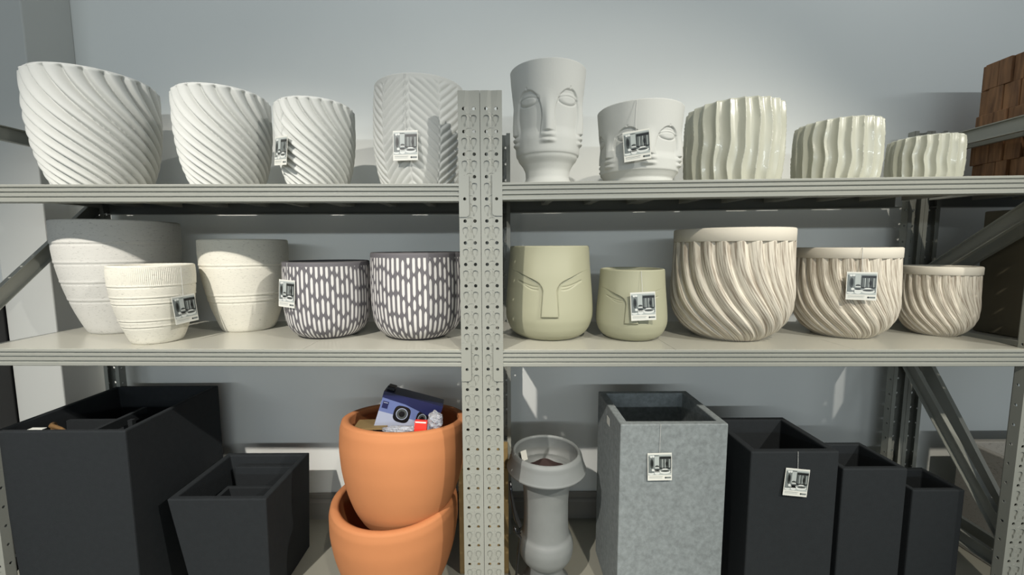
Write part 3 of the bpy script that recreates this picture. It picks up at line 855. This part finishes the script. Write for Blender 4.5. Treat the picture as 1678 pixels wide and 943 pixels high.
# inner ledge boards and a twig across its mouth, a white sticker on its rim
mb = MB(); mb.box(-.17, .05, -.02, -.006, za - .075, za - .045); mb.box(.02, .034, -.12, .06, za - .06, za - .03)
o = mb.build('inner_divider', M['black'], A)
mb = MB(); mb.box(P(38, 705, ya).x - A.location.x, P(62, 705, ya).x - A.location.x, -.189, -.175, za + .0002, za + .0010)
o = mb.build('sticker', M['white_card'], A); tag(o, 'white sticker')
mb = MB()
tx = [(P(75, 690, ya + .08).x, ya + .10, za - .022), (P(84, 695, ya + .06).x, ya + .06, za - .010), (P(100, 700, ya + .05).x, ya + .05, za - .014), (P(125, 704, ya + .04).x, ya + .03, za - .03), (P(150, 706, ya + .04).x, ya + .05, za - .10)]
mb.tube(tx, [.008, .007, .005, .004, .004], 8)
mb.tube([tx[0], (tx[0][0] - .02, tx[0][1] + .02, za - .06), (tx[0][0] - .04, tx[0][1] + .05, za - .30)], [.008, .009, .008], 8)
tag(mb.build('twig', M['twig'], smooth=True), 'brown dry twig sticking up inside the largest black planter', 'twig')

# B: small tapered black planter
y0 = 1.20; zb = P(350, 819, y0).z
x0, x1 = P(273, 820, y0).x, P(436, 819, y0).x
Bp = planter('box_planter', x0, x1, y0, Pz(503, 742, zb).y, zb, (.055, .012, .012, .012), .020, M['black'], 'small tapered black planter between the largest one and the terracotta pots', BL, depth=.34)
# nested inner liner seen through the mouth
mb = MB()
hx = (x1 - x0) / 2
def liner(mb, xa, xb, ya_, yb_, z, t, dz):
    mb.add([(xa, ya_, z), (xb, ya_, z), (xb, yb_, z), (xa, yb_, z), (xa + t, ya_ + t, z), (xb - t, ya_ + t, z), (xb - t, yb_ - t, z), (xa + t, yb_ - t, z),
            (xa + t, ya_ + t, z - dz), (xb - t, ya_ + t, z - dz), (xb - t, yb_ - t, z - dz), (xa + t, yb_ - t, z - dz), (xa, ya_, z - dz), (xb, ya_, z - dz), (xb, yb_, z - dz), (xa, yb_, z - dz)],
           [(0, 1, 5, 4), (1, 2, 6, 5), (2, 3, 7, 6), (3, 0, 4, 7), (4, 5, 9, 8), (5, 6, 10, 9), (6, 7, 11, 10), (7, 4, 8, 11), (0, 1, 13, 12), (1, 2, 14, 13), (2, 3, 15, 14), (3, 0, 12, 15), (8, 9, 13, 12), (9, 10, 14, 13), (10, 11, 15, 14), (11, 8, 12, 15)])
liner(mb, -hx + .075, hx - .035, -.115, .02, zb - .055, .014, .15)
mb.box(-hx + .06, hx - .03, .085, .1, zb - .2, zb - .025)
o = mb.build('nested_planter', M['black'], None, loc=Bp.location, bevel=.002)
tag(o, 'black planter nested inside the small tapered black planter', 'planter')

# F: grey concrete tall planter
yg = 1.165; zg = P(1105, 696, yg).z
x0, x1 = P(1017, 697, yg).x, P(1194, 695, yg).x
G_ = planter('concrete_planter', x0, x1, yg, Pz(1120, 641, zg).y, zg, (0, 0, 0, 0), .024, M['concrete'], 'tall grey concrete square planter with a photo tag, beside the urn', depth=.2, bevel=.003)
gx, gy = G_.location.x, G_.location.y
mb = MB(); mb.box(x0 - gx - .0012, x0 - gx - .0001, -.02, .01, zg - .06, zg - .035)  # small pale rectangle on the planter's left side
tag(mb.build('sticker', M['white_card'], G_), 'small pale rectangle')

# G,H,I: black nest of tall planters on the right
y0 = 1.16; z1 = P(1300, 741, y0).z
x1 = P(1376, 742, y0).x
Gp = planter('box_planter', P(1231, 742, y0).x, x1, y0, Pz(1275, 684, z1).y, z1, (0, 0, 0, 0), .022, M['black'], 'tallest black planter with a photo tag, right of the concrete planter', BL)
y0 = 1.195; z2 = P(1430, 769, y0).z
Hp = planter('box_planter', max(x1 + .002, P(1382, 769, y0).x), P(1488, 770, y0).x, y0, Pz(1395, 725, z2).y, z2, (0, 0, 0, 0), .018, M['black'], 'middle-sized black planter, between the tagged one and the smallest', BL)
y0 = 1.22; z3 = P(1540, 804, y0).z
Ip = planter('box_planter', P(1496, 804, y0).x, P(1582, 804, y0).x, y0, Pz(1518, 766, z3).y, z3, (0, 0, 0, 0), .016, M['black'], 'smallest black planter, rightmost in the row beside the diagonal brace', BL)

# J: granite trough on the floor of the next bay
zj = P(1570, 720, 1.5).z
xj = P(1570, 722, 1.5).x
planter('trough_planter', xj, xj + .62, 1.17, 1.50, zj, (0, 0, 0, 0), .024, M['granite'], 'speckled granite trough planter beyond the diagonal braces at the lower right', depth=.12)

# K: olive board box on the next bay's middle shelf
zk = ZS[('n', 'mid')](1.6)
planter('box_planter', 1.605, 2.05, 1.17, 1.395, .40, (0, 0, 0, 0), .02, M['olive'], 'olive brown box planter on the next bay, right of the carved pots', depth=.2).location.z = zk + .0015

# L: brown wood block planter
zl = ZS[('n', 'top')](1.6) + .0015
xb = P(1583, 200, 1.395).x
root = empty('block_planter', (1.80, 1.30, zl)); tag(root, 'brown planter clad in uneven wooden blocks, at the right end of the top shelf', 'planter')
Hl = 0.405; hw = .19
mb = MB()
liner(mb, -hw, hw, -hw + .03, hw - .05, Hl, .018, Hl)
mb.box(-hw + .01, hw - .01, -hw + .04, hw - .06, 0, .02)
mb.build('shell', M['wood'], root)
mb = MB(); random.seed(3)
def blocks(fx, n, length):
    rows = 5; h = Hl / rows
    for r in range(rows):
        c = 0.0
        while c < length - 1e-4:
            wdt = min(random.uniform(.028, .05), length - c)
            d = random.choice([.004, .008, .012, .018])
            fx(mb, c, c + wdt - .0006, r * h, (r + 1) * h - .0006, d)
            c += wdt
ya_, yb_ = -hw + .03, hw - .05
blocks(lambda m_, a, c, z0, z1, d: m_.box(-hw - d, -hw + .001, ya_ + a, ya_ + c, z0, z1), 6, yb_ - ya_)
blocks(lambda m_, a, c, z0, z1, d: m_.box(-hw + a, -hw + c, ya_ - d, ya_ + .001, z0, z1), 6, 2 * hw)
mb.build('cladding', M['wood'], root, bevel=.0012, segs=1)
root.rotation_euler = (0, 0, R_(-4))

# tall black box filling the dark stretch beside the pillar, at the far left
planter('box_planter', P(-75, 600, 1.5).x, pl - .004, 1.40, 1.62, P(2, 492, 1.45).z, (0, 0, 0, 0), .02, M['gloss_black'], 'very tall black box behind the left side frame, against the pillar', BL)

# cardboard carton behind the centre posts
mb = MB(); c0 = P(752, 780, 1.36).x; zc_ = P(752, 780, 1.30).z
Y0, Y1 = 1.34, 1.54
cx0, cx1 = c0, 0.02
mb.box(0, cx1 - cx0, 0, Y1 - Y0, 0, zc_)
carton = empty('carton', (cx0, Y0, 0)); tag(carton, 'brown cardboard carton on the floor behind the centre posts', 'box')
mb.build('body', M['card'], carton, bevel=.002)
mb = MB(); mb.box(-.0006, .03, -.0008, .0, zc_ - .06, zc_ - .056); mb.box(-.001, cx1 - cx0 + .001, -.002, .06, zc_, zc_ + .003)
mb.build('flap', M['card'], carton)

# glossy black strap hanging between the post and the urn
mb = MB()
pts = [P(x, y, 1.235) for x, y in ((836, 790), (838, 812), (842, 834), (846, 850), (852, 862), (851, 873), (845, 872), (843, 864))]
mb.tube(pts, [.004, .005, .006, .008, .007, .006, .005, .004], 10)
mb.tube([P(843, 868, 1.24), P(848, 876, 1.24), P(853, 882, 1.245), P(850, 900, 1.25), P(846, 943, 1.26), (P(846, 943, 1.26).x, 1.28, 0.006)], [.004, .005, .004, .004, .004, .004], 10)
tag(mb.build('strap', M['gloss_black'], smooth=True), 'glossy black plastic strap hanging between the centre post and the urn', 'strap')

# ------------------------------------------------------------------ speaker box in the terracotta pot
yb0 = 1.26
tl = P(627, 648, yb0); tr = P(722, 676, yb0); bl_ = P(617, 697, yb0)
wv = (tr - tl); bw = wv.length
ang = math.atan2(-wv.z, wv.x)
root = empty('retail_box', P(663, 704, yb0)); tag(root, 'blue and silver retail box picturing two round lenses, in the upper terracotta pot', 'box')
BWd, BHt, BD = bw, 0.098, 0.085
hw = BWd / 2
mb = MB(); mb.box(-hw, hw, 0, BD, -.03, BHt); mb.build('carton', M['steelblue'], root, bevel=.001)
mb = MB(); mb.box(-hw - .001, hw + .001, -.0012, BD + .001, BHt - .018, BHt + .0015)
mb.add([(-hw, -.0012, BHt - .018), (-.02, -.0012, BHt - .022), (hw, -.0012, BHt - .046), (hw, -.0012, BHt - .018)], [(0, 1, 2, 3)])
mb.build('lid', M['navy'], root)
def disc(mb, cx, cz, r, y, mi=0, sq=2.0, n=36, sx=1.0):
    vs = []
    for i in range(n):
        a = 2 * math.pi * i / n; c, s_ = math.cos(a), math.sin(a)
        k = (abs(c) ** sq + abs(s_) ** sq) ** (-1 / sq)
        vs.append((cx + r * k * c * sx, y, cz + r * k * s_))
    mb.add(vs, [tuple(range(n))], mi)
mb = MB()
mb.add([(-hw, -.0003, -.03), (hw, -.0003, -.03), (hw, -.0003, .034), (-hw, -.0003, .036)], [(0, 1, 2, 3)], 0)
for cx, cz, r, sx in ((-.022, .043, .026, 1.0), (.043, .043, .024, .8)):
    disc(mb, cx, cz, r, -.0006, 1, 3.2, sx=sx); disc(mb, cx, cz + .001, r * .70, -.0009, 0, 2, sx=sx); disc(mb, cx, cz + .001, r * .62, -.0012, 2, 2, sx=sx); disc(mb, cx, cz + .001, r * .36, -.0015, 1, 2, sx=sx)
mb.build('printed_front', [M['silver'], M['gloss_black'], M['grey1']], root)
mb = MB(); mb.box(-hw + .006, -hw + .024, -.0010, -.0002, BHt - .05, BHt - .028, 0); mb.box(-hw + .008, -hw + .022, -.0014, -.0010, BHt - .033, BHt - .031, 1)
mb.build('logo_panel', [M['navy'], M['silver']], root)
mb = MB(); mb.box(-hw + .004, -hw + .03, .02, .06, BHt, BHt + .014); mb.build('hanger', M['gloss_black'], root, bevel=.003)
root.rotation_euler = (R_(-6), ang, R_(4))
# clear bubble wrap lumps and red label
def lump(name, cx, cz, Y, rx, ry, rz, label, seed):
    bm = bmesh.new(); bmesh.ops.create_icosphere(bm, subdivisions=4, radius=1.0)
    rng = np.random.RandomState(seed); ph = rng.rand(12) * 6.28
    for v in bm.verts:
        c = v.co; k = 1 + .10 * math.sin(7 * c.x + ph[0]) * math.sin(6 * c.y + ph[1]) + .10 * math.sin(9 * c.z + 5 * c.x + ph[2]) + .05 * math.sin(17 * c.y + 13 * c.z + ph[3])
        v.co = Vector((c.x * rx, c.y * ry, c.z * rz)) * k
    me = bpy.data.meshes.new(name); bm.to_mesh(me); bm.free()
    o = link_mesh(name, me, M['clear'], None, P(cx, cz, Y), True)
    tag(o, label, 'plastic wrap', 'clear plastic wrap in the pot'); return o
lump('plastic_wrap', 713, 690, 1.20, .022, .02, .028, 'shiny clear plastic wrap bunched at the right of the blue box', 1)
lump('plastic_wrap', 655, 704, 1.19, .05, .014, .010, 'clear plastic wrap lying along the foot of the blue box', 2)
mb = MB(); mb.box(-.018, .018, -.008, .008, -.02, .012)
mb.box(-.016, .016, -.009, -.0082, .006, .010, 1)
o = mb.build('price_label', [M['red'], M['white_card']], None, loc=P(690, 696, 1.185), bevel=.002); o.rotation_euler = (R_(-8), R_(4), 0)
tag(o, 'red printed label packet lying before the blue box', 'label')
# cardboard insert in the pot
mb = MB(); mb.box(-.05, .05, 0, .10, -.006, 0)
o = mb.build('cardboard_sheet', M['card'], None, loc=P(606, 702, 1.225)); o.rotation_euler = (R_(-8), R_(2), R_(8))
tag(o, 'brown cardboard sheet lying in the upper terracotta pot', 'cardboard')

# ------------------------------------------------------------------ photo tags
CW, CH = .071, .082
def make_tag_meshes():
    t = .0008
    mb = MB(); mb.box(-CW / 2, CW / 2, 0, t, -CH, 0)
    card = mb
    pb = MB()
    px0, px1, pz0, pz1 = -CW / 2 + .002, CW / 2 - .002, -CH * .80, -CH * .055
    def q(a, c, d, e, mi, lay):      # rectangle in picture fractions
        xa, xb = px0 + (px1 - px0) * a, px0 + (px1 - px0) * c; za_, zb_ = pz0 + (pz1 - pz0) * d, pz0 + (pz1 - pz0) * e
        y = -.00025 - .00018 * lay
        pb.add([(xa, y, za_), (xb, y, za_), (xb, y, zb_), (xa, y, zb_)], [(0, 1, 2, 3)], mi)
    def el(cx, cz, rx, rz, mi, lay):
        n = 20; y = -.00025 - .00018 * lay
        pb.add([(px0 + (px1 - px0) * (cx + rx * math.cos(2 * math.pi * i / n)), y, pz0 + (pz1 - pz0) * (cz + rz * math.sin(2 * math.pi * i / n))) for i in range(n)], [tuple(range(n))], mi)
    # 0 ink 1 dark 2 mid 3 light 4 pale
    q(0, 1, 0, 1, 2, 0)
    q(0, 1, .93, 1, 3, 1); q(.27, .47, .34, .96, 3, 1); q(.48, 1, .32, .86, 1, 1); q(.5, 1, .80, .89, 0, 2); q(0, 1, 0, .10, 3, 1)
    el(.15, .56, .075, .24, 1, 2); el(.16, .58, .04, .16, 0, 3); el(.12, .90, .05, .05, 4, 2); el(.22, .91, .05, .05, 4, 2)
    for a, w, mi in ((.54, .03, 2), (.60, .035, 3), (.67, .03, 2), (.73, .03, 3), (.90, .03, 3), (.95, .02, 2)): q(a, a + w, .34, .78, mi, 3)
    el(.80, .55, .05, .12, 0, 4); el(.38, .42, .09, .06, 1, 3); q(.30, .47, .34, .39, 4, 4); q(.50, .96, .30, .36, 0, 3)
    el(.38, .13, .12, .12, 4, 4); q(.26, .50, .14, .25, 4, 4); el(.38, .25, .12, .035, 0, 5)
    el(.72, .16, .24, .11, 4, 4); el(.73, .20, .19, .05, 1, 5); el(.72, .29, .13, .03, 4, 4)
    el(.12, .08, .12, .07, 4, 4); el(.12, .13, .10, .025, 2, 5); el(.2, .25, .06, .06, 4, 4)
    # caption strip: thin grey lines and a small round mark
    def s(a, c, d, e, mi):
        xa, xb = -CW / 2 + CW * a, -CW / 2 + CW * c; y = -.0003
        pb.add([(xa, y, -CH * d), (xb, y, -CH * d), (xb, y, -CH * e), (xa, y, -CH * e)], [(0, 1, 2, 3)], mi)
    s(.06, .62, .865, .855, 2); s(.06, .58, .895, .885, 3); s(.06, .60, .925, .915, 3); s(.78, .96, .93, .87, 2)
    n = 14
    pb.add([(-CW / 2 + CW * .74 + .0028 * math.cos(2 * math.pi * i / n), -.0003, -CH * .90 + .0028 * math.sin(2 * math.pi * i / n)) for i in range(n)], [tuple(range(n))], 1)
    return card, pb
cardmb, picmb = make_tag_meshes()
proto = None
def hang_tag(loc, yaw, tilt, label, cord_top, sx=1.0):
    global proto
    root = empty('photo_tag', loc, yaw); root.rotation_euler = (R_(-3), R_(tilt), yaw)
    tag(root, label, 'tag', 'photo tags hanging on the pots')
    if proto is None:
        c = cardmb.build('card', M['white_card'], root)
        p = picmb.build('picture', [M['ink'], M['grey1'], M['grey2'], M['grey3'], M['grey4']], root)
        proto = (c, p)
    else:
        for src in proto:
            o = src.copy(); COL.objects.link(o); o.parent = root
    # cord up to the rim
    inv = root.matrix_basis.inverted()
    mb = MB(); mb.tube([(0, .0004, -.003), inv @ Vector(cord_top)], .0006, 6)
    mb.build('cord', M['cord'], root)
    return root

def rad_at(pot, z):
    o, X, Y, Rr, Hh, z0, pf = pot
    return float(hermite(pf, np.array([min(max((z - z0) / Hh, 0), 1)]))[0]) * Rr

def tag_on_pot(key, px, py, tilt, label, off=.010, face=0.0, twist=0.0):
    """centre of the card's TOP edge at pixel px,py on the surface of the pot"""
    pot = POTS[key]; o, X, Y, Rr, Hh, z0, pf = pot
    d = ray(px, py); R2 = Rr * 1.0
    for it in range(4):
        rr = R2 + off
        a = d.x ** 2 + d.y ** 2; bq = -2 * (d.x * X + d.y * Y); c = X * X + Y * Y - rr * rr
        disc_ = max(bq * bq - 4 * a * c, 0)
        t = (-bq - math.sqrt(disc_)) / (2 * a)
        z = ZC + d.z * t
        R2 = max(rad_at(pot, z), rad_at(pot, z - CH))
    pnt = Vector((d.x * t, d.y * t, z))
    nrm = math.atan2(pnt.x - X, -(pnt.y - Y))          # 0 faces -Y
    yaw = nrm * (1 - face) + twist
    zt = z0 + Hh
    rt = rad_at(pot, zt) + .002
    top = Vector((X + rt * math.sin(nrm), Y - rt * math.cos(nrm), zt + .0015))
    return hang_tag(pnt, yaw, tilt, label, top)

tag_on_pot('swirl2', 461, 223, 5, 'photo tag at the left edge of the small white spiral pot', off=.006, twist=R_(-8))
tag_on_pot('chev', 664, 214, 0, 'photo tag on the white chevron-ribbed pot', off=.007)
tag_on_pot('bowlf', 1042, 214, -5, 'photo tag on the low white face bowl', off=.012)
tag_on_pot('chalk1', 300, 484, -3, 'photo tag on the small cream pitted pot', off=.006)
tag_on_pot('dash0', 470, 459, 2, 'photo tag at the left edge of the shorter dashed pot', off=.004, twist=R_(6))
tag_on_pot('sage1', 1053, 479, -3, 'photo tag on the small sage green face pot', off=.010)
tag_on_pot('beige1', 1413, 446, 0, 'photo tag on the medium carved beige pot', off=.008)
g = P(1081, 743, yg - .004); hang_tag(g, 0, -1, 'photo tag on the tall grey concrete planter', (P(1083, 696, yg - .002).x, yg - .0015, zg + .001))
g = P(1308, 769, 1.16 - .004); hang_tag(g, 0, 6, 'photo tag on the tallest black planter', (P(1308, 742, 1.158).x, 1.1585, z1 + .001))
# sticker inside the urn
mb = MB(); mb.box(-.012, .012, 0, .0008, -.016, .016)
ps = P(859, 747, Yu + .06)
o = mb.build('sticker', M['white_card'], None, loc=ps); o.rotation_euler = (R_(-20), 0, R_(35))
tag(o, 'small white sticker inside the lip of the grey urn', 'sticker')

# ------------------------------------------------------------------ light
wd = bpy.data.worlds.new('world'); S.world = wd; wd.use_nodes = True
bg = wd.node_tree.nodes['Background']; bg.inputs[0].default_value = (0.82, 0.92, 1.0, 1); bg.inputs[1].default_value = 0.26

def spot(name, loc, target, energy, col, size=80, rad=.03, blend=.5):
    l = bpy.data.lights.new(name, 'SPOT'); l.energy = energy; l.color = col; l.spot_size = R_(size); l.shadow_soft_size = rad; l.spot_blend = blend
    o = bpy.data.objects.new(name, l); COL.objects.link(o); o.location = loc
    o.rotation_euler = (Vector(target) - Vector(loc)).to_track_quat('-Z', 'Y').to_euler()
    return o
spot('track_spot', (-1.35, -1.2, ZC + 1.95), (-0.85, 1.3, ZC - .85), 540, (1.0, .95, .88), 48, .03, .8)
spot('track_spot', (0.75, -1.2, ZC + 1.95), (0.85, 1.3, ZC - .95), 270, (1.0, .94, .82), 52, .03, .8)
spot('track_spot', (2.6, -1.0, ZC + 1.85), (0.05, 1.3, ZC - .62), 330, (1.0, .97, .90), 48, .03, .8)
for wx in (-.30, 1.45):
    pl_ = bpy.data.lights.new('wall_downlight', 'POINT'); pl_.energy = 6; pl_.shadow_soft_size = .06; pl_.color = (.92, .97, 1.0)
    po = bpy.data.objects.new('wall_downlight', pl_); COL.objects.link(po); po.location = (wx, 1.42, ZC + 1.58)
al = bpy.data.lights.new('ceiling_strip', 'AREA'); al.shape = 'RECTANGLE'; al.size = 10; al.size_y = .14; al.energy = 195; al.color = (.84, .94, 1.0)
ao = bpy.data.objects.new('ceiling_strip', al); COL.objects.link(ao); ao.location = (0, -7, ZC + 1.21)
ao.rotation_euler = (Vector((0, 1.6, ZC)) - ao.location).to_track_quat('-Z', 'Y').to_euler()

S.view_settings.view_transform = 'Standard'; S.view_settings.look = 'None'
S.view_settings.exposure = 0.0; S.view_settings.gamma = 1.0; S.view_settings.use_curve_mapping = False
S.cycles.use_denoising = True
S.cycles.max_bounces = 8
